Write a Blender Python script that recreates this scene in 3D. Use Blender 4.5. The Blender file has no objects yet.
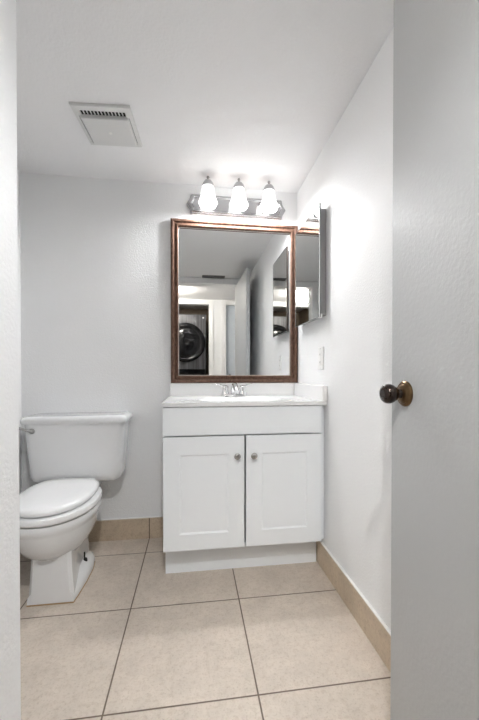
import bpy, bmesh, math, random
from mathutils import Vector, Matrix
random.seed(4)
SC = bpy.context.scene
C = SC.collection
PI = math.pi

# ------------------------------------------------------------------ camera
F, CX, CY = 346.247, 242.2, 376.872            # focal length and principal point for a 479 x 720 frame
cam = bpy.data.cameras.new('camera')
cam.sensor_fit = 'HORIZONTAL'; cam.sensor_width = 36.0
cam.lens = F * 36.0 / 479.0
cam.shift_x = -(CX - 239.5) / 479.0
cam.shift_y = (CY - 360.0) / 479.0
cam.clip_start = 0.01
camo = bpy.data.objects.new('camera', cam); C.objects.link(camo)
camo.location = (0, 0, 0.9775)
camo.rotation_euler = (math.radians(90 - 0.6), 0, math.radians(-8.0817))
SC.camera = camo

# ------------------------------------------------------------------ world and exposure
w = bpy.data.worlds.new('world'); SC.world = w; w.use_nodes = True
w.node_tree.nodes['Background'].inputs[0].default_value = (.8, .85, 1, 1)
w.node_tree.nodes['Background'].inputs[1].default_value = 0.05
SC.view_settings.view_transform = 'Standard'
SC.view_settings.look = 'None'
SC.view_settings.exposure = 2.52
SC.view_settings.gamma = 1.0
SC.view_settings.use_curve_mapping = False
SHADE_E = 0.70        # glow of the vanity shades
BULB_W = 1.65         # watts of each bulb below its shade
GLOBE_E = 17.0         # glow of the hall globe
L = bpy.data.lights.new('added_fill_spot', 'SPOT'); L.energy = 12.5; L.color = (.97, .985, 1); L.shadow_soft_size = .018   # unseen spot added behind the door header to brighten vanity and floor
L.spot_size = math.radians(85); L.spot_blend = 1.0
lo = bpy.data.objects.new('added_fill_spot', L); C.objects.link(lo); lo.location = (.06, -.11, 2.080)
lo.rotation_euler = (math.radians(48), 0, math.radians(4))

# ------------------------------------------------------------------ measures (metres; camera stands at x = 0, y = 0)
XR, YB, H = 0.6464, 2.1088, 2.1039            # right wall, back wall, ceiling
TS, GX, GY = 0.4526, 0.1951, 1.4773           # floor tile size and the position of one joint each way
XL = -0.96                                     # left wall behind the toilet
XW, YW = -0.337, 0.735                         # wing wall face and its end
YD, YO = 0.085, -0.03                          # doorway wall, inner and outer face
DX0, DX1, DZ = -0.245, 0.512, 2.03             # doorway opening
YH = -1.13                                     # far wall of the hall

# ------------------------------------------------------------------ materials
def nt(name):
    m = bpy.data.materials.new(name); m.use_nodes = True
    t = m.node_tree
    return m, t, t.nodes['Principled BSDF']
def N(t, kind, **k):
    n = t.nodes.new(kind)
    for a, b in k.items(): setattr(n, a, b)
    return n
def plain(name, col, rough=.5, metal=0., bump=None, coat=0., spec=None):
    m, t, b = nt(name)
    b.inputs['Base Color'].default_value = (*col, 1)
    b.inputs['Roughness'].default_value = rough
    b.inputs['Metallic'].default_value = metal
    b.inputs['Coat Weight'].default_value = coat
    if spec is not None: b.inputs['Specular IOR Level'].default_value = spec
    # faint unevenness so that no surface is a perfectly flat colour
    tc = N(t, 'ShaderNodeTexCoord'); no = N(t, 'ShaderNodeTexNoise')
    sc, st = bump if bump else (60., .02)
    no.inputs['Scale'].default_value = sc; no.inputs['Detail'].default_value = 3
    bp = N(t, 'ShaderNodeBump'); bp.inputs['Strength'].default_value = st; bp.inputs['Distance'].default_value = .004
    t.links.new(tc.outputs['Object'], no.inputs['Vector'])
    t.links.new(no.outputs['Fac'], bp.inputs['Height'])
    t.links.new(bp.outputs['Normal'], b.inputs['Normal'])
    return m
def emit(name, col, strength, rough=.3):
    m, t, b = nt(name)
    b.inputs['Base Color'].default_value = (*col, 1)
    b.inputs['Roughness'].default_value = rough
    b.inputs['Emission Color'].default_value = (*col, 1)
    b.inputs['Emission Strength'].default_value = strength
    return m
def paint(name, col, rough, scale, strength, patch=.03):
    m, t, b = nt(name)
    tc = N(t, 'ShaderNodeTexCoord')
    no = N(t, 'ShaderNodeTexNoise'); no.inputs['Scale'].default_value = scale; no.inputs['Detail'].default_value = 2
    big = N(t, 'ShaderNodeTexNoise'); big.inputs['Scale'].default_value = 3.0; big.inputs['Detail'].default_value = 4
    ramp = N(t, 'ShaderNodeMix', data_type='RGBA')
    ramp.inputs[6].default_value = (*[c - patch for c in col], 1); ramp.inputs[7].default_value = (*col, 1)
    bp = N(t, 'ShaderNodeBump'); bp.inputs['Strength'].default_value = strength; bp.inputs['Distance'].default_value = .003
    t.links.new(tc.outputs['Object'], no.inputs['Vector']); t.links.new(tc.outputs['Object'], big.inputs['Vector'])
    t.links.new(big.outputs['Fac'], ramp.inputs[0]); t.links.new(ramp.outputs[2], b.inputs['Base Color'])
    t.links.new(no.outputs['Fac'], bp.inputs['Height']); t.links.new(bp.outputs['Normal'], b.inputs['Normal'])
    b.inputs['Roughness'].default_value = rough
    return m
def tile(name, base, joints, TS=TS):
    """speckled beige ceramic; joints = list of (axis, offset) for the grout lines"""
    m, t, b = nt(name)
    tc = N(t, 'ShaderNodeTexCoord')
    sep = N(t, 'ShaderNodeSeparateXYZ'); t.links.new(tc.outputs['Object'], sep.inputs[0])
    def math_(op, a, bb=None, clamp=False):
        n = N(t, 'ShaderNodeMath', operation=op); n.use_clamp = clamp
        for i, v in enumerate((a, bb)):
            if v is None: continue
            if isinstance(v, (int, float)): n.inputs[i].default_value = v
            else: t.links.new(v, n.inputs[i])
        return n.outputs[0]
    dist = None
    for ax, off in joints:
        q = math_('DIVIDE', math_('SUBTRACT', sep.outputs[ax], off), TS)
        fr = math_('FRACT', math_('ADD', q, 100.5))
        d = math_('MULTIPLY', math_('ABSOLUTE', math_('SUBTRACT', fr, .5)), TS)
        dist = d if dist is None else math_('MINIMUM', dist, d)
    n1 = N(t, 'ShaderNodeTexNoise'); n1.inputs['Scale'].default_value = 9; n1.inputs['Detail'].default_value = 8; n1.inputs['Roughness'].default_value = .68
    n2 = N(t, 'ShaderNodeTexNoise'); n2.inputs['Scale'].default_value = 150; n2.inputs['Detail'].default_value = 3
    n3 = N(t, 'ShaderNodeTexNoise'); n3.inputs['Scale'].default_value = 55; n3.inputs['Detail'].default_value = 6; n3.inputs['Roughness'].default_value = .7
    for n in (n1, n2, n3): t.links.new(tc.outputs['Object'], n.inputs['Vector'])
    r1 = N(t, 'ShaderNodeValToRGB'); r1.color_ramp.elements[0].position = .32; r1.color_ramp.elements[1].position = .7
    r1.color_ramp.elements[0].color = (*[c * .86 for c in base], 1); r1.color_ramp.elements[1].color = (*[min(1, c * 1.06) for c in base], 1)
    t.links.new(n1.outputs['Fac'], r1.inputs[0])
    r2 = N(t, 'ShaderNodeValToRGB'); r2.color_ramp.elements[0].position = .30; r2.color_ramp.elements[1].position = .46
    r2.color_ramp.elements[0].color = (.66, .60, .55, 1); r2.color_ramp.elements[1].color = (1, 1, 1, 1)
    t.links.new(n2.outputs['Fac'], r2.inputs[0])
    r3 = N(t, 'ShaderNodeValToRGB'); r3.color_ramp.elements[0].position = .34; r3.color_ramp.elements[1].position = .52
    r3.color_ramp.elements[0].color = (.84, .80, .76, 1); r3.color_ramp.elements[1].color = (1, 1, 1, 1)
    t.links.new(n3.outputs['Fac'], r3.inputs[0])
    mx = N(t, 'ShaderNodeMix', data_type='RGBA', blend_type='MULTIPLY'); mx.inputs[0].default_value = .5
    t.links.new(r1.outputs[0], mx.inputs[6]); t.links.new(r2.outputs[0], mx.inputs[7])
    mx2 = N(t, 'ShaderNodeMix', data_type='RGBA', blend_type='MULTIPLY'); mx2.inputs[0].default_value = .8
    t.links.new(mx.outputs[2], mx2.inputs[6]); t.links.new(r3.outputs[0], mx2.inputs[7])
    mr = N(t, 'ShaderNodeMapRange'); mr.inputs[1].default_value = .0016; mr.inputs[2].default_value = .0034
    t.links.new(dist, mr.inputs[0])
    gm = N(t, 'ShaderNodeMix', data_type='RGBA'); gm.inputs[6].default_value = (.135, .095, .062, 1)
    t.links.new(mr.outputs[0], gm.inputs[0]); t.links.new(mx2.outputs[2], gm.inputs[7])
    t.links.new(gm.outputs[2], b.inputs['Base Color'])
    b.inputs['Roughness'].default_value = .42
    bp = N(t, 'ShaderNodeBump'); bp.inputs['Strength'].default_value = .5; bp.inputs['Distance'].default_value = .002
    t.links.new(mr.outputs[0], bp.inputs['Height']); t.links.new(bp.outputs['Normal'], b.inputs['Normal'])
    return m
def wood(name):
    m, t, b = nt(name)
    tc = N(t, 'ShaderNodeTexCoord'); mp = N(t, 'ShaderNodeMapping'); mp.inputs['Scale'].default_value = (14, 14, 5)
    no = N(t, 'ShaderNodeTexNoise'); no.inputs['Scale'].default_value = 7; no.inputs['Detail'].default_value = 7; no.inputs['Distortion'].default_value = .8
    r = N(t, 'ShaderNodeValToRGB'); r.color_ramp.elements[0].position = .3; r.color_ramp.elements[1].position = .72
    r.color_ramp.elements[0].color = (.070, .037, .025, 1); r.color_ramp.elements[1].color = (.20, .115, .082, 1)
    t.links.new(tc.outputs['Object'], mp.inputs[0]); t.links.new(mp.outputs[0], no.inputs['Vector'])
    t.links.new(no.outputs['Fac'], r.inputs[0]); t.links.new(r.outputs[0], b.inputs['Base Color'])
    b.inputs['Roughness'].default_value = .52
    b.inputs['Specular IOR Level'].default_value = .15
    return m
def brushed(name):
    m, t, b = nt(name)
    tc = N(t, 'ShaderNodeTexCoord'); mp = N(t, 'ShaderNodeMapping'); mp.inputs['Scale'].default_value = (22, 22, .6)
    no = N(t, 'ShaderNodeTexNoise'); no.inputs['Scale'].default_value = 1.6; no.inputs['Detail'].default_value = 4
    r = N(t, 'ShaderNodeValToRGB'); r.color_ramp.elements[0].position = .35; r.color_ramp.elements[1].position = .65
    r.color_ramp.elements[0].color = (.035, .035, .037, 1); r.color_ramp.elements[1].color = (.12, .12, .125, 1)
    t.links.new(tc.outputs['Object'], mp.inputs[0]); t.links.new(mp.outputs[0], no.inputs['Vector'])
    t.links.new(no.outputs['Fac'], r.inputs[0]); t.links.new(r.outputs[0], b.inputs['Base Color'])
    b.inputs['Roughness'].default_value = .38; b.inputs['Metallic'].default_value = .35
    return m
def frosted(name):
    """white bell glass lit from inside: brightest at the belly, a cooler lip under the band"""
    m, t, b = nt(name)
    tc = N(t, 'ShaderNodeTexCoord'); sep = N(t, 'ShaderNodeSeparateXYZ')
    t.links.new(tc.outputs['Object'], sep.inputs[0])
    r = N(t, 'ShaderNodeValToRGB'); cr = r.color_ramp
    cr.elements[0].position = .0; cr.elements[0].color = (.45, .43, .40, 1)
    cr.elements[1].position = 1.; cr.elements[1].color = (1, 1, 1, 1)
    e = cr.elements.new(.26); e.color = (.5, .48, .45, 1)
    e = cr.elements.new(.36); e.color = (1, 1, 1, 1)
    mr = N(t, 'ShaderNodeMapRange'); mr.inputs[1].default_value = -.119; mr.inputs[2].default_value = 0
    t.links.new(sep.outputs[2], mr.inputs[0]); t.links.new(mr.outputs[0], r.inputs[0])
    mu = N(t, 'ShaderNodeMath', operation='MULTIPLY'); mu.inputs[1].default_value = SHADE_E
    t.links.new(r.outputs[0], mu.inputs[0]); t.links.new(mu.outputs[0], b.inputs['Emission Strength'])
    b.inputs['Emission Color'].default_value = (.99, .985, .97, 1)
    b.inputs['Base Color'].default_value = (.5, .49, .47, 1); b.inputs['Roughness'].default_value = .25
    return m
M = dict(
    wall=paint('wall_paint', (.925, .93, .935), .58, 130, .45, .02),
    ceil=paint('ceiling_paint', (.92, .92, .925), .6, 110, .45, .02),
    trim=plain('trim_paint', (.91, .91, .91), .35),
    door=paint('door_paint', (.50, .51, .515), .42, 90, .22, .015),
    bluedoor=plain('hall_door_paint', (.62, .68, .74), .4),
    floor=tile('floor_tile', (.655, .575, .492), [(0, GX), (1, GY)]),
    base_x=tile('baseboard_tile_back', (.66, .54, .405), [(0, GX)]),
    base_y=tile('baseboard_tile_side', (.66, .54, .405), [(1, 1.80)], TS=.9052),
    caulk=plain('caulk', (.85, .84, .82), .5),
    oldcaulk=plain('stained_caulk', (.38, .25, .12), .6),
    ceramic=plain('ceramic', (.83, .835, .84), .10, coat=.5),
    plastic=plain('seat_plastic', (.87, .87, .87), .22),
    cabinet=plain('cabinet_paint', (.90, .93, .955), .38),
    marble=plain('cultured_marble', (.90, .90, .90), .14, coat=.4),
    chrome=plain('chrome', (.78, .78, .79), .10, 1.),
    nickel=plain('brushed_nickel', (.42, .41, .40), .28, 1.),
    steel=plain('steel', (.60, .60, .60), .22, 1.),
    glass=plain('mirror_glass', (.74, .75, .75), .0, 1., bump=(1, 0)),
    bevel=plain('mirror_edge', (.16, .17, .17), .3, 1.),
    wood=wood('mirror_wood'),
    white=plain('white_plastic', (.90, .90, .89), .4),
    ventplastic=plain('vent_plastic', (.74, .74, .73), .4),
    dark=plain('dark_recess', (.012, .012, .012), .7),
    black=plain('black_gloss', (.004, .004, .005), .05, spec=.3),
    bronze=plain('dark_bronze', (.030, .018, .013), .16, .75, coat=.5),
    brass=plain('worn_brass', (.15, .095, .05), .30, 1.),
    graphite=brushed('graphite_steel'),
    tan=plain('closet_wall_paint', (.22, .165, .115), .6),
    shade=frosted('lamp_glass'),
    bulb=emit('bulb_glow', (1, .98, .95), 1.2),
    globe=emit('globe_glow', (1, .95, .87), GLOBE_E),
    grey=plain('grey_metal_paint', (.30, .30, .31), .45),
    plate=plain('polished_plate', (.50, .50, .51), .14, 1.),
    register=plain('register_grey', (.13, .13, .13), .5),
)

# ------------------------------------------------------------------ mesh helpers
def finish(name, bm, mat, parent=None, smooth=None, bevel=0, sub=0, loc=None):
    bmesh.ops.recalc_face_normals(bm, faces=bm.faces)
    me = bpy.data.meshes.new(name); bm.to_mesh(me); bm.free()
    o = bpy.data.objects.new(name, me); C.objects.link(o)
    me.materials.append(M[mat])
    if parent is not None: o.parent = parent
    if loc is not None: o.location = loc
    if bevel:
        b = o.modifiers.new('bevel', 'BEVEL'); b.width = bevel; b.segments = 3; b.limit_method = 'ANGLE'; b.angle_limit = math.radians(40)
        b.harden_normals = True
    if sub:
        s = o.modifiers.new('subd', 'SUBSURF'); s.levels = sub; s.render_levels = sub
    if smooth is not None or bevel or sub:
        for p in me.polygons: p.use_smooth = True
        if not sub and not bevel:
            me.set_sharp_from_angle(angle=math.radians(smooth))
    return o
def box(bm, x0, x1, y0, y1, z0, z1):
    vs = [bm.verts.new((x, y, z)) for z in (z0, z1) for y in (y0, y1) for x in (x0, x1)]
    for f in ((0, 2, 3, 1), (4, 5, 7, 6), (0, 1, 5, 4), (2, 6, 7, 3), (0, 4, 6, 2), (1, 3, 7, 5)):
        bm.faces.new([vs[i] for i in f])
def loft(bm, rings, cap0=True, cap1=True, close=True):
    R = [[bm.verts.new(p) for p in r] for r in rings]
    n = len(R[0])
    for a, b in zip(R, R[1:]):
        for i in range(n if close else n - 1):
            j = (i + 1) % n
            bm.faces.new((a[i], a[j], b[j], b[i]))
    if cap0: bm.faces.new(R[0][::-1])
    if cap1: bm.faces.new(R[-1])
    return R
def lathe(bm, prof, o=(0, 0, 0), ax='z', n=32, flute=0, cap=True):
    """prof: list of (radius, height along axis)"""
    rings = []
    for r, h in prof:
        ring = []
        for i in range(n):
            a = 2 * PI * i / n
            rr = max(r, 1e-5) * (1 + (flute * math.cos(a * n / 4) if flute else 0))
            u, v = rr * math.cos(a), rr * math.sin(a)
            p = {'z': (u, v, h), 'x': (h, u, v), 'y': (u, h, v)}[ax]
            ring.append((o[0] + p[0], o[1] + p[1], o[2] + p[2]))
        rings.append(ring)
    loft(bm, rings, cap, cap)
def tube(bm, pts, r, n=10):
    pts = [Vector(p) for p in pts]; rings = []
    rs = r if isinstance(r, (list, tuple)) else [r] * len(pts)
    up = None
    for i, p in enumerate(pts):
        d = (pts[min(i + 1, len(pts) - 1)] - pts[max(i - 1, 0)]).normalized()
        if up is None:
            up = Vector((0, 0, 1)) if abs(d.z) < .9 else Vector((1, 0, 0))
        s = d.cross(up).normalized(); up = s.cross(d).normalized()
        rings.append([p + rs[i] * (math.cos(2 * PI * k / n) * s + math.sin(2 * PI * k / n) * up) for k in range(n)])
    loft(bm, rings)
def prism(bm, outline, y0, y1):                 # outline in x, z; extruded along y
    loft(bm, [[(x, y0, z) for x, z in outline], [(x, y1, z) for x, z in outline]])
def rrect(x0, x1, y0, y1, r, z, n=6):
    pts = []
    for cx, cy, a in ((x1 - r, y1 - r, 0), (x0 + r, y1 - r, 90), (x0 + r, y0 + r, 180), (x1 - r, y0 + r, 270)):
        for k in range(n + 1):
            t = math.radians(a + 90 * k / n)
            pts.append((cx + r * math.cos(t), cy + r * math.sin(t), z))
    return pts
def tag(o, label, cat, group=None, kind=None):
    if label: o['label'] = label
    if cat: o['category'] = cat
    if group: o['group'] = group
    if kind: o['kind'] = kind
    return o
def thing(name, label, cat, loc, group=None, rz=0):
    o = bpy.data.objects.new(name, None); C.objects.link(o)
    o.location = loc; o.rotation_euler = (0, 0, rz); o.empty_display_size = .05
    return tag(o, label, cat, group)
def struct(name, boxes, mat, parent=None, bevel=0):
    bm = bmesh.new()
    for b in boxes: box(bm, *b)
    o = finish(name, bm, mat, parent, bevel=bevel)
    if parent is None: o['kind'] = 'structure'
    return o
def part(name, parent, mat, boxes, bevel=0):
    """boxes given in world coordinates, stored relative to the parent"""
    bm = bmesh.new()
    for b in boxes: box(bm, *b)
    L = world(parent)
    bmesh.ops.translate(bm, verts=bm.verts, vec=-L)
    return finish(name, bm, mat, parent, bevel=bevel)
def world(o):
    L = Vector((0, 0, 0))
    while o is not None:
        L += Vector(o.location); o = o.parent
    return L
def rel(bm, parent): bmesh.ops.translate(bm, verts=bm.verts, vec=-world(parent)); return bm

# ================================================================== SETTING
T = .10
HX0, HX1 = -1.25, 1.55                          # ends of the hall
struct('floor', [(HX0 - T, HX1 + T, -2.0, YB + T, -.06, 0)], 'floor')
struct('ceiling', [(HX0 - T, HX1 + T, -2.0, YB + T, H, H + .06)], 'ceil')
struct('wall_back', [(XL - T, XR + T, YB, YB + T, 0, H)], 'wall')
struct('wall_right', [(XR, XR + T, YO, YB, 0, H)], 'wall')
struct('wall_left', [(XL - T, XL, YW, YB, 0, H)], 'wall')
struct('wall_wing', [(XL - T, XW, YD, YW, 0, H)], 'wall', bevel=.006)
struct('wall_front', [(HX0, DX0 - .018, YO, YD, 0, H), (DX1 + .018, XR, YO, YD, 0, H), (DX0 - .018, DX1 + .018, YO, YD, DZ + .018, H)], 'wall')
struct('wall_hall_right', [(XR + T, HX1, YO, YO + T, 0, H)], 'wall')
struct('wall_hall_end', [(HX1, HX1 + T, YH, YO, 0, H)], 'wall')
struct('wall_hall_start', [(HX0 - T, HX0, YH, YO, 0, H)], 'wall')
CX0, CX1 = -.66, .244                           # closet opening
BX0, BX1 = .505, 1.27                           # hall door opening
struct('wall_hall', [(HX0, CX0, YH - T, YH, 0, H), (CX1, BX0, YH - T, YH, 0, H), (BX1, HX1, YH - T, YH, 0, H),
                     (CX0, CX1, YH - T, YH, DZ, H), (BX0, BX1, YH - T, YH, DZ, H)], 'wall')
struct('wall_closet', [(CX0 - .06, CX1 + .06, -1.99, -1.96, 0, H), (CX0 - .09, CX0 - .06, -1.99, YH - T, 0, H), (CX1 + .06, CX1 + .09, -1.99, YH - T, 0, H)], 'tan')

# door trims
cw = .066
struct('trim_1', [(DX0 - cw, DX0, YD, YD + .014, 0, DZ + cw), (DX1, DX1 + cw, YD, YD + .014, 0, DZ + cw), (DX0, DX1, YD, YD + .014, DZ, DZ + cw),
                  (DX0 - .018, DX0, YO, YD, 0, DZ + .018), (DX1, DX1 + .018, YO, YD, 0, DZ + .018), (DX0, DX1, YO, YD, DZ, DZ + .018)], 'trim', bevel=.003)
struct('trim_2', [(DX0 - cw, DX0, YO - .014, YO, 0, DZ + cw), (DX1, DX1 + cw, YO - .014, YO, 0, DZ + cw), (DX0, DX1, YO - .014, YO, DZ, DZ + cw)], 'trim', bevel=.003)
struct('trim_3', [(CX0 - cw, CX0, YH, YH + .014, 0, DZ + cw), (CX1, CX1 + cw, YH, YH + .014, 0, DZ + cw), (CX0, CX1, YH, YH + .014, DZ, DZ + cw)], 'trim', bevel=.003)
struct('trim_4', [(BX0 - cw, BX0, YH, YH + .014, 0, DZ + cw), (BX1, BX1 + cw, YH, YH + .014, 0, DZ + cw), (BX0, BX1, YH, YH + .014, DZ, DZ + cw)], 'trim', bevel=.003)

# tiled baseboards with a bead of caulk on top
def skirting(name, b, mat, cb):
    o = struct(name, [b], mat, bevel=.0015)
    struct('caulk_bead', [cb], 'caulk', o, bevel=.001)
BT, BH = .0105, .120
skirting('baseboard_back', (XL, -.134, YB - BT, YB, 0, BH), 'base_x', (XL, -.138, YB - BT * .9, YB, BH, BH + .004))
skirting('baseboard_right', (XR - BT, XR, YD + .014, YB, 0, BH), 'base_y', (XR - BT * .9, XR, YD + .014, YB, BH, BH + .005))
skirting('baseboard_left', (XL, XL + BT, YW, YB - BT, 0, BH), 'base_y', (XL, XL + BT * .9, YW, YB - BT, BH, BH + .004))
skirting('baseboard_wing', (XL + BT, XW, YW, YW + BT, 0, BH), 'base_x', (XL + BT, XW, YW, YW + BT * .9, BH, BH + .004))

# open bathroom door: a flat slab on the right, swung a little past square
hx, hy, tx, ty = .4985, .088, .5168, .846
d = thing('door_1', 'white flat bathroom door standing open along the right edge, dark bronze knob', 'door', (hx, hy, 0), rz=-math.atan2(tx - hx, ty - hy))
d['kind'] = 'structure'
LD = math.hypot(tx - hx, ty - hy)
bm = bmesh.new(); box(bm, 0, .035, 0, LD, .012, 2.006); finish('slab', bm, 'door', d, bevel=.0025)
kz, ky = .9275, LD - .062
def knob_side(s):
    x0 = 0 if s < 0 else .035
    k = bpy.data.objects.new('door_knob', None)
    bm = bmesh.new()
    lathe(bm, [(.0, -.001), (.0135, -.001), (.0135, .012), (.0115, .020), (.0125, .026), (.0195, .031), (.0245, .040), (.0262, .049), (.0245, .058), (.019, .0645), (.0125, .0665), (.0115, .0655), (.0, .0655)], n=36, ax='x')
    for v in bm.verts: v.co.x *= s * .90; v.co.y *= .93; v.co.z *= .93
    o = finish('door_knob', bm, 'bronze', d, smooth=40, loc=(x0, ky, kz))
    bm = bmesh.new()
    lathe(bm, [(0, 0), (.0345, 0), (.0345, .003), (.031, .007), (.0275, .0085), (.0265, .0075), (.022, .011), (.0165, .0135), (0, .0135)], n=40, ax='x')
    for v in bm.verts: v.co.x *= s; v.co.y *= .92; v.co.z *= .92
    finish('rosette', bm, 'brass', o, smooth=30)
knob_side(-1); knob_side(1)
bm = bmesh.new(); box(bm, .0055, .0295, LD - .001, LD + .0008, kz - .028, kz + .028); box(bm, .012, .023, LD, LD + .008, kz - .012, kz + .012)
finish('latch_plate', bm, 'brass', d, bevel=.001)
for z in (.25, 1.0, 1.8):
    bm = bmesh.new(); lathe(bm, [(0, -.045), (.006, -.045), (.006, .045), (0, .045)], n=14); finish('hinge', bm, 'brass', d, smooth=40, loc=(.041, -.002, z))

# pale blue-grey door across the hall
d2 = thing('door_2', 'pale blue-grey closed door across the hall, seen in the mirror', 'door', (BX0, YH - .06, 0)); d2['kind'] = 'structure'
bm = bmesh.new(); box(bm, .003, BX1 - BX0 - .003, 0, .035, .01, DZ - .004); finish('slab', bm, 'bluedoor', d2, bevel=.002)
bm = bmesh.new()
lathe(bm, [(0, .034), (.03, .034), (.03, .040), (.012, .044), (.012, .06), (.024, .07), (.026, .082), (.018, .094), (0, .096)], ax='y', n=28)
finish('door_knob', bm, 'bronze', d2, smooth=40, loc=(.06, 0, .93))

# ================================================================== VANITY
v = thing('vanity_cabinet', 'white two-door shaker vanity cabinet under the sink top', 'cabinet', (.246, 1.88, 0))
VX0, VX1, VY = -.138, .625, 1.632
part('side_panel', v, 'cabinet', [(VX0, VX0 + .016, VY + .003, YB - .001, .150, .822)], .0015)
part('side_panel', v, 'cabinet', [(VX1 - .016, VX1, VY + .003, YB - .001, .150, .822)], .0015)
part('back_panel', v, 'cabinet', [(VX0 + .016, VX1 - .016, YB - .008, YB - .001, .150, .822)])
part('bottom_panel', v, 'cabinet', [(VX0 + .016, VX1 - .016, VY + .003, YB - .008, .150, .166)])
part('face_frame', v, 'cabinet', [(VX0 + .016, VX0 + .05, VY + .0035, VY + .018, .166, .822), (VX1 - .05, VX1 - .016, VY + .0035, VY + .018, .166, .822), (VX0 + .05, VX1 - .05, VY + .0035, VY + .018, .70, .812)])
part('toe_kick', v, 'cabinet', [(VX0 + .004, VX1 + .006, 1.713, YB - .012, 0, .151)], .001)
part('filler_strip', v, 'cabinet', [(VX1, XR - .0015, VY + .012, VY + .03, .152, .820)], .001)
part('false_drawer_front', v, 'cabinet', [(VX0, VX1 - .003, 1.6125, VY + .003, .689, .8195)], .002)
def shaker(x0, x1, kx):
    z0, z1 = .156, .683
    bm = bmesh.new()
    px0, px1, pz0, pz1 = x0 + .074, x1 - .074, .231, .600
    yf, yp, yb = 1.6125, 1.6168, VY + .003
    # frame with a sloping lip into the sunk panel
    def rect(a0, a1, b0, b1, y): return [(a0, y, b0), (a1, y, b0), (a1, y, b1), (a0, y, b1)]
    loft(bm, [rect(x0, x1, z0, z1, yb), rect(x0, x1, z0, z1, yf + .0015), rect(x0 + .0015, x1 - .0015, z0 + .0015, z1 - .0015, yf),
              rect(px0, px1, pz0, pz1, yf), rect(px0 + .008, px1 - .008, pz0 + .008, pz1 - .008, yp)])
    o = finish('cabinet_door', rel(bm, v), 'cabinet', v)
    bm = bmesh.new()
    lathe(bm, [(0, yf + .001), (.0085, yf + .001), (.008, yf - .003), (.006, yf - .010), (.0085, yf - .015), (.0145, yf - .019), (.0155, yf - .023), (.0135, yf - .027), (.007, yf - .0295), (0, yf - .030)], o=(kx, 0, .5905), ax='y', n=28)
    finish('knob', rel(bm, v), 'nickel', o, smooth=50)
shaker(VX0 + .0015, .2395, .204)
shaker(.2475, VX1 - .004, .283)

# sink top with an oval basin moulded into it
t = thing('sink_top', 'white cultured marble sink top with backsplash on the vanity cabinet', 'sink', (.254, 1.86, .8235))
TX0, TX1, TY0, TY1, TZ0, TZ1 = -.1405, XR - .0015, 1.606, YB - .001, .8235, .8415
bm = bmesh.new()
n = 64; bx, by, ra, rb = .245, 1.805, .215, .150
def sq(i):
    a = 2 * PI * i / n; c, s = math.cos(a), math.sin(a)
    cx, cy = bx, by
    k = min(((TX1 - cx) if c > 0 else (TX0 - cx)) / c if abs(c) > 1e-6 else 9, ((TY1 - cy) if s > 0 else (TY0 - cy)) / s if abs(s) > 1e-6 else 9)
    return (cx + k * c, cy + k * s)
S = [sq(i) for i in range(n)]
for cxy in ((TX0, TY0), (TX1, TY0), (TX0, TY1), (TX1, TY1)):      # snap the nearest points onto the corners
    i = min(range(n), key=lambda q: (S[q][0] - cxy[0]) ** 2 + (S[q][1] - cxy[1]) ** 2); S[i] = cxy
def ov(f, z): return [(bx + ra * f * math.cos(2 * PI * i / n), by + rb * f * math.sin(2 * PI * i / n), z) for i in range(n)]
loft(bm, [[(x, y, TZ0) for x, y in S], [(x, y, TZ1) for x, y in S], ov(1.06, TZ1), ov(1.0, TZ1 - .004), ov(.9, TZ1 - .04), ov(.7, TZ1 - .09), ov(.4, TZ1 - .118), ov(.1, TZ1 - .124)], cap0=False)
loft(bm, [[(x, y, TZ0) for x, y in S], ov(1.03, TZ0), ov(.93, TZ1 - .045), ov(.72, TZ1 - .097), ov(.4, TZ1 - .126), ov(.1, TZ1 - .132)], cap0=False)
bmesh.ops.remove_doubles(bm, verts=bm.verts, dist=1e-6)
finish('countertop', rel(bm, t), 'marble', t, smooth=35)
part('backsplash', t, 'marble', [(TX0 + .005, XR - .0015, 2.084, YB - .001, TZ1 - .001, .9185)], .004)
part('sidesplash', t, 'marble', [(.620, XR - .0015, 1.600, 2.0835, TZ1 - .001, .9185)], .004)
bm = bmesh.new(); lathe(bm, [(0, .7155), (.022, .7155), (.022, .7185), (.017, .7195), (.015, .7175), (0, .7175)], o=(bx, by, 0), n=28)
finish('drain', rel(bm, t), 'chrome', t, smooth=40)

# ------------------------------------------------------------------ faucet
fx, fy, fz = .237, 2.012, TZ1
f = thing('faucet', 'chrome two-handle faucet on the sink top below the mirror', 'faucet', (fx, fy, fz))
bm = bmesh.new()
loft(bm, [rrect(-.075, .075, -.026, .024, .024, 0), rrect(-.075, .075, -.026, .024, .024, .010), rrect(-.070, .070, -.022, .020, .020, .016)])
finish('base_plate', bm, 'chrome', f, smooth=40)
bm = bmesh.new()
path = [(0, .002, .012), (0, .002, .040), (0, -.010, .062), (0, -.040, .068), (0, -.078, .058), (0, -.104, .044), (0, -.112, .036)]
tube(bm, path, [.021, .019, .018, .0155, .0145, .0135, .012], 14)
o = finish('spout', bm, 'chrome', f, smooth=60)
bm = bmesh.new(); tube(bm, [(0, .014, .05), (0, .016, .070)], .0026, 8); lathe(bm, [(0, .068), (.005, .068), (.006, .073), (.004, .077), (0, .078)], o=(0, .016, 0), n=14)
finish('lift_rod', bm, 'chrome', f, smooth=50)
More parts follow.
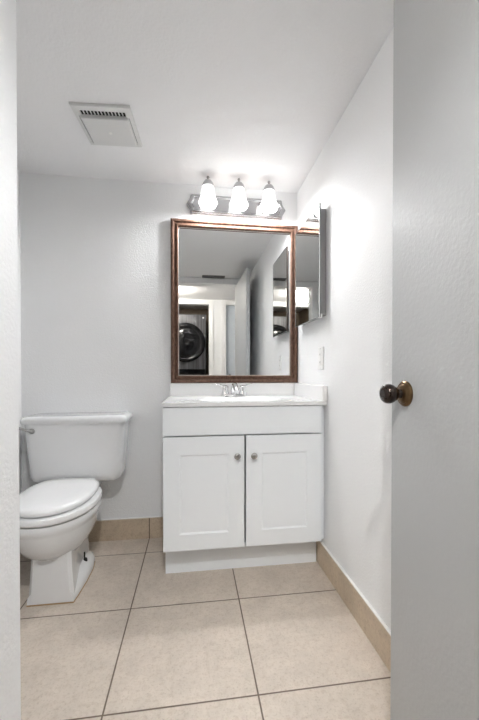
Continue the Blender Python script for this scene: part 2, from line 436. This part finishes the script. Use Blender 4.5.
for s in (-1, 1):
    bm = bmesh.new()
    lathe(bm, [(0, .012), (.023, .012), (.022, .022), (.0185, .030), (.0180, .050), (.019, .056), (.015, .064), (0, .066)], o=(s * .051, 0, 0), n=24)
    hb = finish('handle', bm, 'chrome', f, smooth=40)
    bm = bmesh.new()
    rings = []
    for q, (x, y, z, ww, hh) in enumerate(((.046, .002, .054, .010, .007), (.065, -.002, .061, .0115, .0055), (.088, -.006, .070, .010, .004), (.106, -.008, .0755, .0065, .003))):
        rings.append([(s * (x + .2 * hh * math.sin(2 * PI * k / 12)), y + ww * math.cos(2 * PI * k / 12), z + hh * math.sin(2 * PI * k / 12)) for k in range(12)])
    loft(bm, rings)
    finish('lever', bm, 'chrome', hb, smooth=60)

# ================================================================== WALL MIRROR
MX0, MX1, MZ0, MZ1 = -.130, .6435, .9195, 1.8895
mi = thing('wall_mirror', 'large rectangular wall mirror in a reddish brown wooden frame above the sink', 'mirror', ((MX0 + MX1) / 2, YB, MZ0))
prof = [(0, .001), (0, .024), (.003, .032), (.010, .0365), (.016, .036), (.020, .032), (.022, .027), (.029, .0265), (.033, .029), (.037, .0345), (.041, .0345), (.0435, .031), (.0445, .024), (.0445, .001)]
bm = bmesh.new()
rings = []
for u, dpt in prof:
    rings.append([(MX0 + u, YB - dpt, MZ0 + u), (MX1 - u, YB - dpt, MZ0 + u), (MX1 - u, YB - dpt, MZ1 - u), (MX0 + u, YB - dpt, MZ1 - u)])
rings.append(rings[0])
loft(bm, rings, False, False)
bmesh.ops.remove_doubles(bm, verts=bm.verts, dist=1e-6)
finish('frame', rel(bm, mi), 'wood', mi, smooth=25)
gi = .0425
bm = bmesh.new(); box(bm, MX0 + gi, MX1 - gi, YB - .010, YB - .002, MZ0 + gi, MZ1 - gi)
finish('glass', rel(bm, mi), 'glass', mi)
bm = bmesh.new(); e = .045
for a in ((MX0 + e, MX1 - e, MZ0 + e, MZ0 + e + .0015), (MX0 + e, MX1 - e, MZ1 - e - .0015, MZ1 - e), (MX0 + e, MX0 + e + .0015, MZ0 + e + .0015, MZ1 - e - .0015), (MX1 - e - .0015, MX1 - e, MZ0 + e + .0015, MZ1 - e - .0015)):
    box(bm, a[0], a[1], YB - .0125, YB - .0098, a[2], a[3])
finish('inner_lip', rel(bm, mi), 'caulk', mi)

# ================================================================== MEDICINE CABINET on the right wall
mc = thing('medicine_cabinet', 'frameless mirrored medicine cabinet mounted on the right wall', 'medicine cabinet', (XR, 1.807, 1.25))
part('body', mc, 'grey', [(.613, XR - .001, 1.622, 1.992, 1.260, 1.780)], .002)
md = part('mirror_door', mc, 'glass', [(.6045, .6085, 1.611, 2.003, 1.250, 1.803)])
md['label'] = 'mirror-faced door'
part('door_back', mc, 'bevel', [(.6085, .613, 1.612, 2.002, 1.251, 1.802)])
for b_ in ((1.611, 2.003, 1.250, 1.2535), (1.611, 2.003, 1.7995, 1.803), (1.611, 1.615, 1.2535, 1.7995), (1.999, 2.003, 1.2535, 1.7995)):
    part('edge_trim', mc, 'bevel', [(.6035, .6050, *b_)])
part('corner_clip', mc, 'white', [(.608, .622, 1.6125, 1.6215, 1.248, 1.266)], .002)

# ================================================================== VANITY LIGHT
lx, ly, lz = .266, YB, 1.986
vl = thing('vanity_light', 'chrome three-lamp vanity light bar with white bell shades above the mirror', 'light', (lx, ly, lz))
def hexa(hw, hh, tip, y, dz=0): return [(-hw - tip, y, dz), (-hw - tip * .45, y, dz + hh * .55), (-hw - tip * .30, y, dz + hh), (hw + tip * .30, y, dz + hh), (hw + tip * .45, y, dz + hh * .55), (hw + tip, y, dz), (hw + tip * .45, y, dz - hh * .55), (hw + tip * .30, y, dz - hh), (-hw - tip * .30, y, dz - hh), (-hw - tip * .45, y, dz - hh * .55)]
bm = bmesh.new()
loft(bm, [hexa(.268, .058, .036, -.001), hexa(.268, .058, .036, -.010), hexa(.263, .053, .032, -.014), hexa(.263, .053, .032, -.026), hexa(.258, .048, .029, -.030), hexa(.252, .040, .024, -.030), hexa(.249, .036, .022, -.025)])
finish('back_plate', bm, 'plate', vl, bevel=.001)
prof_s = [(.0300, 0), (.0315, -.010), (.0340, -.030), (.0375, -.048), (.0420, -.064), (.0455, -.074), (.0475, -.077), (.0530, -.089), (.0555, -.096), (.0540, -.101), (.0465, -.112)]
LAMPS = (-.180, -.0035, .173)
SY, SZ = -.124, .055
for q, px in enumerate(LAMPS):
    bm = bmesh.new()
    tube(bm, [(px, -.022, -.015), (px, -.05, -.018), (px, -.064, .0), (px, -.075, .040), (px, -.098, SZ + .015), (px, SY, SZ + .015)], .0075, 12)
    lathe(bm, [(0, -.030), (.024, -.030), (.022, -.036), (.010, -.042), (0, -.043)], o=(px, 0, -.015), ax='y', n=24)
    arm = finish('arm', bm, 'chrome', vl, smooth=50)
    bm = bmesh.new()
    lathe(bm, [(0, -.006), (.0325, -.006), (.0325, .004), (.0285, .016), (.020, .028), (.012, .034), (.0065, .037), (0, .037)], o=(px, SY, SZ), n=32)
    cap = finish('socket_cap', bm, 'plate', vl, smooth=40)
    bm = bmesh.new()
    lathe(bm, [(0, .035), (.005, .035), (.0045, .040), (.0075, .044), (.0085, .049), (.0065, .054), (0, .056)], o=(px, SY, SZ), n=18)
    finish('finial', bm, 'nickel', cap, smooth=50)
    bm = bmesh.new()
    nn = 48
    outer = [(r, h) for r, h in prof_s]
    inner = [(r - .0025, h) for r, h in reversed(prof_s[1:])]
    lathe(bm, outer + inner, n=nn, flute=.012, cap=False)
    sh = finish('bell_shade', bm, 'shade', vl, smooth=70, loc=(px, SY, SZ))
    bm = bmesh.new()
    lathe(bm, [(0, -.004), (.012, -.004), (.013, -.03), (.018, -.045), (.020, -.055), (.018, -.066), (.010, -.072), (0, -.073)], o=(px, SY, SZ), n=20)
    finish('bulb', bm, 'bulb', vl, smooth=60)
    L = bpy.data.lights.new('bulb_light', 'POINT'); L.energy = BULB_W; L.shadow_soft_size = .018; L.color = (.97, .985, 1)
    lo = bpy.data.objects.new('bulb_light', L); C.objects.link(lo); lo.parent = vl; lo.location = (px, SY, SZ - .097)

# ================================================================== TOILET
tl = thing('toilet', 'white two-piece toilet with closed lid against the back wall', 'toilet', (-.605, 1.75, 0))
tcx = -.605
bcx = -.617
def egg(hw, yf, yw, yb, z, n=48, e=2.1, cx=bcx, eb=2.6):
    pts = []
    for i in range(n):
        a = 2 * PI * i / n; c, s = math.cos(a), math.sin(a)
        ex = e if s < 0 else eb
        x = hw * math.copysign(abs(c) ** (2 / ex), c)
        y = (yb - yw if s > 0 else yw - yf) * math.copysign(abs(s) ** (2 / ex), s)
        pts.append((cx + x, yw + y, z))
    return pts
def blend(r0, r1, k): return [tuple(a + (b - a) * k for a, b in zip(p, q)) for p, q in zip(r0, r1)]
bm = bmesh.new()
loft(bm, [egg(.085, 1.59, 1.70, 1.87, .165), egg(.108, 1.545, 1.69, 1.885, .192), egg(.133, 1.505, 1.68, 1.89, .220), egg(.153, 1.478, 1.68, 1.895, .255),
          egg(.164, 1.460, 1.68, 1.90, .295), egg(.169, 1.452, 1.68, 1.90, .320), egg(.170, 1.450, 1.68, 1.90, .328), egg(.175, 1.444, 1.68, 1.905, .336), egg(.178, 1.440, 1.68, 1.905, .358), egg(.175, 1.443, 1.68, 1.905, .370), egg(.150, 1.46, 1.68, 1.88, .371)])
# pedestal column: flat front, sides drawn in behind it
def col(z, hf, hb, yf, ymid, yb, r=.014):
    P = [(-hf + r, yf), (hf - r, yf), (hf, yf + r), (hf - .004, yf + .05), (hb, ymid), (hb * .9, yb - .03), (hb * .6, yb), (-hb * .6, yb), (-hb * .9, yb - .03), (-hb, ymid), (-hf + .004, yf + .05), (-hf, yf + r)]
    return [(tcx + .008 + x, y, z) for x, y in P]
loft(bm, [col(0, .093, .076, 1.552, 1.76, 1.93), col(.06, .089, .066, 1.550, 1.72, 1.92), col(.14, .083, .060, 1.549, 1.70, 1.92), col(.205, .080, .062, 1.549, 1.70, 1.93), col(.26, .080, .07, 1.56, 1.72, 1.94)])
# foot flange with rounded back, where the bolts stand
fl = [(-.085, 1.552), (.099, 1.552), (.104, 1.60), (.110, 1.70), (.110, 1.80), (.102, 1.87), (.082, 1.92), (.045, 1.95), (-.045, 1.95), (-.08, 1.92), (-.100, 1.87), (-.106, 1.80), (-.104, 1.70), (-.094, 1.60)]
def flr(z, k): return [(tcx + x * k, 1.76 + (y - 1.76) * (k if y > 1.6 else 1), z) for x, y in fl]
loft(bm, [flr(0, 1), flr(.022, 1), flr(.034, .97), flr(.048, .86), flr(.068, .66), flr(.110, .52)])
# neck carrying the tank
loft(bm, [rrect(tcx - .065, tcx + .05, 1.86, 1.95, .03, .05), rrect(tcx - .075, tcx + .05, 1.86, 2.00, .03, .2), rrect(tcx - .13, tcx + .085, 1.86, 2.06, .03, .33), rrect(tcx - .135, tcx + .10, 1.86, 2.07, .03, .375), rrect(tcx - .12, tcx + .10, 1.88, 2.07, .03, .405)])
finish('bowl', rel(bm, tl), 'ceramic', tl, smooth=38)
bm = bmesh.new()
loft(bm, [[(tcx + x * 1.018, 1.76 + (y - 1.76) * 1.010, .0) for x, y in fl], [(tcx + x * 1.01, 1.76 + (y - 1.76) * 1.006, .005) for x, y in fl]])
finish('caulk_line', rel(bm, tl), 'oldcaulk', tl)
bm = bmesh.new()
loft(bm, [egg(.170, 1.450, 1.68, 1.895, .372), egg(.180, 1.437, 1.68, 1.90, .377), egg(.183, 1.433, 1.68, 1.902, .387), egg(.180, 1.437, 1.68, 1.90, .401), egg(.166, 1.452, 1.68, 1.89, .405)])
finish('seat', rel(bm, tl), 'plastic', tl, smooth=50)
bm = bmesh.new()
loft(bm, [egg(w_, f_, 1.68, b_, z_, eb=3.2) for w_, f_, b_, z_ in ((.150, 1.466, 1.885, .407), (.160, 1.452, 1.892, .411), (.163, 1.449, 1.894, .421), (.160, 1.452, 1.892, .432), (.146, 1.470, 1.875, .439), (.105, 1.52, 1.83, .443), (.045, 1.6, 1.75, .444))])
finish('seat_lid', rel(bm, tl), 'plastic', tl, smooth=60)
for s in (-1, 1):
    bm = bmesh.new(); loft(bm, [rrect(tcx + s * .075 - .022, tcx + s * .075 + .022, 1.885, 1.925, .008, .400), rrect(tcx + s * .075 - .022, tcx + s * .075 + .022, 1.885, 1.925, .008, .424), rrect(tcx + s * .075 - .016, tcx + s * .075 + .016, 1.892, 1.918, .006, .429)])
    finish('hinge', rel(bm, tl), 'plastic', tl, smooth=40)
    bm = bmesh.new(); bxx = tcx + s * .076
    lathe(bm, [(0, .040), (.013, .040), (.013, .062), (.0115, .067), (.0045, .069), (.0035, .072), (.0035, .099), (0, .100)], o=(bxx, 1.785, 0), n=16)
    finish('floor_bolt', rel(bm, tl), 'dark', tl, smooth=50)
tkx = -.612
bm = bmesh.new()
def tk(z, hw, yf, r): return rrect(tkx - hw, tkx + hw, yf, YB - .012, r, z)
loft(bm, [tk(.400, .190, 1.935, .03), tk(.404, .210, 1.918, .04), tk(.420, .226, 1.906, .045), tk(.445, .231, 1.902, .045), tk(.60, .243, 1.897, .042), tk(.715, .250, 1.893, .040), tk(.7165, .24, 1.91, .04)])
finish('tank', rel(bm, tl), 'ceramic', tl, smooth=40)
bm = bmesh.new()
def tkl(z, g, r=.03): return rrect(tkx - .263 + g, tkx + .263 - g, 1.883 + g, YB - .006 - g * .3, r, z)
loft(bm, [tkl(.7135, .012), tkl(.7145, .004), tkl(.722, .001), tkl(.737, 0), tkl(.747, .004), tkl(.7525, .012), tkl(.7545, .028)])
finish('tank_lid', rel(bm, tl), 'ceramic', tl, smooth=40)
bm = bmesh.new()
lathe(bm, [(0, .004), (.013, .004), (.0145, -.004), (.012, -.010), (.007, -.012), (.0065, -.020), (0, -.021)], o=(-.813, 1.8955, .682), ax='y', n=24)
tube(bm, [(-.811, 1.878, .682), (-.823, 1.875, .687), (-.847, 1.870, .697), (-.867, 1.867, .703)], [.007, .0065, .006, .007], 12)
o = finish('flush_lever', rel(bm, tl), 'nickel', tl, smooth=50); o['label'] = 'chrome flush lever'
bm = bmesh.new(); lathe(bm, [(0, .385), (.012, .385), (.012, .410), (0, .410)], o=(tkx + .13, 2.0, 0), n=12)
finish('tank_bolt', rel(bm, tl), 'dark', tl, smooth=50)

# ================================================================== EXHAUST FAN on the ceiling
ex = thing('exhaust_fan', 'white square exhaust fan grille on the ceiling above the toilet', 'vent', (-.377, 1.655, H), rz=math.radians(-3.5))
hw, hd = .1245, .1285
bm = bmesh.new()
def sqr(k, z, m=0): return [(-hw * k + m, -hd * k, z), (hw * k - m, -hd * k, z), (hw * k - m, hd * k, z), (-hw * k + m, hd * k, z)]
# raised border, with the sunk middle left open for the grille
loft(bm, [sqr(1, -.0005), sqr(1, -.006), sqr(.975, -.012), sqr(.86, -.012), sqr(.86, -.003)], cap1=False)
finish('frame', bm, 'ventplastic', ex)
bm = bmesh.new(); box(bm, -hw * .86, hw * .86, -hd * .86, -.100, -.0118, -.001); finish('front_strip', bm, 'ventplastic', ex)
bm = bmesh.new(); box(bm, -hw * .86, hw * .86, -.100, hd * .86, -.004, -.001); finish('recess', bm, 'dark', ex)
bm = bmesh.new()
loft(bm, [[(-.1035, -.068, -.004), (.1035, -.068, -.004), (.1035, .112, -.004), (-.1035, .112, -.004)], [(-.1035, -.068, -.012), (.1035, -.068, -.012), (.1035, .112, -.012), (-.1035, .112, -.012)], [(-.098, -.063, -.020), (.098, -.063, -.020), (.098, .106, -.020), (-.098, .106, -.020)]])
gp = finish('cover_panel', bm, 'ventplastic', ex, bevel=.002)
bm = bmesh.new(); lathe(bm, [(0, -.019), (.009, -.019), (.008, -.0215), (0, -.022)], o=(0, .022, 0), n=18); finish('screw_cap', bm, 'caulk', gp, smooth=40)
bm = bmesh.new()
nb = 13
for i in range(nb + 1):
    x = -.096 + .192 * i / nb
    box(bm, x - .0020, x + .0020, -.100, -.068, -.0065, -.004)
finish('grille_bars', bm, 'ventplastic', ex)
for x0, x1 in ((-.1105, -.096), (.096, .1105)):
    bm = bmesh.new(); box(bm, x0, x1, -.100, -.068, -.011, -.004); finish('grille_end', bm, 'ventplastic', ex)

# ================================================================== OUTLET on the right wall
ou = thing('wall_outlet', 'white outlet plate on the right wall below the medicine cabinet', 'outlet', (XR, 1.688, 1.053))
bm = bmesh.new(); box(bm, -.006, -.0005, -.036, .036, -.058, .058); finish('cover_plate', bm, 'white', ou, bevel=.0025)
bm = bmesh.new(); box(bm, -.0085, -.005, -.0165, .0165, -.034, .034); rc = finish('receptacle', bm, 'white', ou, bevel=.001)
for dz in (-.020, .020):
    for dy in (-.006, .006):
        bm = bmesh.new(); box(bm, -.0088, -.0080, dy - .001, dy + .001, dz - .005, dz + .005); finish('slot', bm, 'dark', rc)
for dz in (-.049, .049):
    bm = bmesh.new(); lathe(bm, [(0, -.005), (.003, -.005), (.0025, -.0072), (0, -.0075)], o=(0, 0, dz), ax='x', n=12); finish('screw', bm, 'steel', ou, smooth=40)

# ================================================================== CEILING REGISTER over the doorway (seen in the mirror)
rg = thing('ceiling_register', 'grey slotted air register on the ceiling by the doorway, seen in the mirror', 'vent', (.237, .152, H))
bm = bmesh.new()
for a in ((-.132, .132, -.046, -.036), (-.132, .132, .036, .046), (-.132, -.120, -.036, .036), (.120, .132, -.036, .036)): box(bm, a[0], a[1], a[2], a[3], -.008, -.0005)
finish('frame', bm, 'register', rg, bevel=.001)
bm = bmesh.new(); box(bm, -.120, .120, -.036, .036, -.002, -.0008); finish('duct_opening', bm, 'dark', rg)
for i in range(5):
    bm = bmesh.new(); y = -.029 + i * .0145
    loft(bm, [[(-.120, y - .005, -.008), (.120, y - .005, -.008), (.120, y + .004, -.003), (-.120, y + .004, -.003)], [(-.120, y - .005, -.007), (.120, y - .005, -.007), (.120, y + .004, -.002), (-.120, y + .004, -.002)]])
    finish('slat', bm, 'register', rg)

# ================================================================== HALL GLOBE (seen in both mirrors)
gl = thing('ceiling_globe', 'round white glowing globe light on the hall ceiling', 'light', (-.315, -.52, H))
bm = bmesh.new(); lathe(bm, [(0, -.0005), (.07, -.0005), (.068, -.012), (.05, -.02), (0, -.02)], n=32); finish('base', bm, 'brass', gl, smooth=40)
bm = bmesh.new()
lathe(bm, [(.045, -.018)] + [(.085 * math.sin(math.radians(a)), -.088 + .078 * math.cos(math.radians(a))) for a in range(35, 181, 12)] + [(0, -.166)], n=36)
finish('globe', bm, 'globe', gl, smooth=60)

# ================================================================== STACKED LAUNDRY in the hall closet
def machine(name, label, z0, h):
    m = thing(name, label, 'appliance', (-.135, -1.34, z0))
    bm = bmesh.new(); box(bm, -.343, .343, -.58, 0, .012, h); b = finish('body', bm, 'graphite', m, bevel=.012)
    for sx in (-.29, .29):
        for sy in (-.52, -.06):
            bm = bmesh.new(); lathe(bm, [(0, 0), (.022, 0), (.022, .02), (0, .02)], o=(sx, sy, 0), n=14); finish('foot', bm, 'dark', m, smooth=40)
    zc = h * .53
    bm = bmesh.new()
    lathe(bm, [(0, -.004), (.30, -.004), (.31, .012), (.305, .03), (.285, .042), (.262, .046), (.25, .040), (0, .036)], o=(.018, 0, zc), ax='y', n=72)
    dr = finish('door', bm, 'black', m, smooth=35)
    bm = bmesh.new()
    lathe(bm, [(.0, .047)] + [(.24 * math.sin(math.radians(a)), .030 + .034 * math.cos(math.radians(a))) for a in range(8, 91, 8)] + [(.0, .026)], o=(.018, 0, zc), ax='y', n=64, cap=True)
    finish('door_window', bm, 'black', dr, smooth=50)
    bm = bmesh.new(); lathe(bm, [(.262, .044), (.272, .050), (.286, .047), (.288, .040), (.262, .038), (.262, .044)], o=(.018, 0, zc), ax='y', n=72, cap=False); finish('door_ring', bm, 'black', dr, smooth=40)
    bm = bmesh.new(); box(bm, -.33, .33, -.002, .010, .02, .085); finish('control_panel', bm, 'black', m, bevel=.003)
    return m, h
ma, h = machine('washing_machine', 'dark graphite washing machine under the dryer in the hall closet', 0, .955)
mb, h = machine('clothes_dryer', 'dark graphite dryer with round black door, stacked on the washing machine', .957, .955)
bm = bmesh.new(); lathe(bm, [(0, .0), (.013, .0), (.013, .004), (0, .004)], o=(.297, 0, .90), ax='y', n=20)
o = finish('badge', bm, 'caulk', mb, smooth=40); o['label'] = 'small round white sticker'
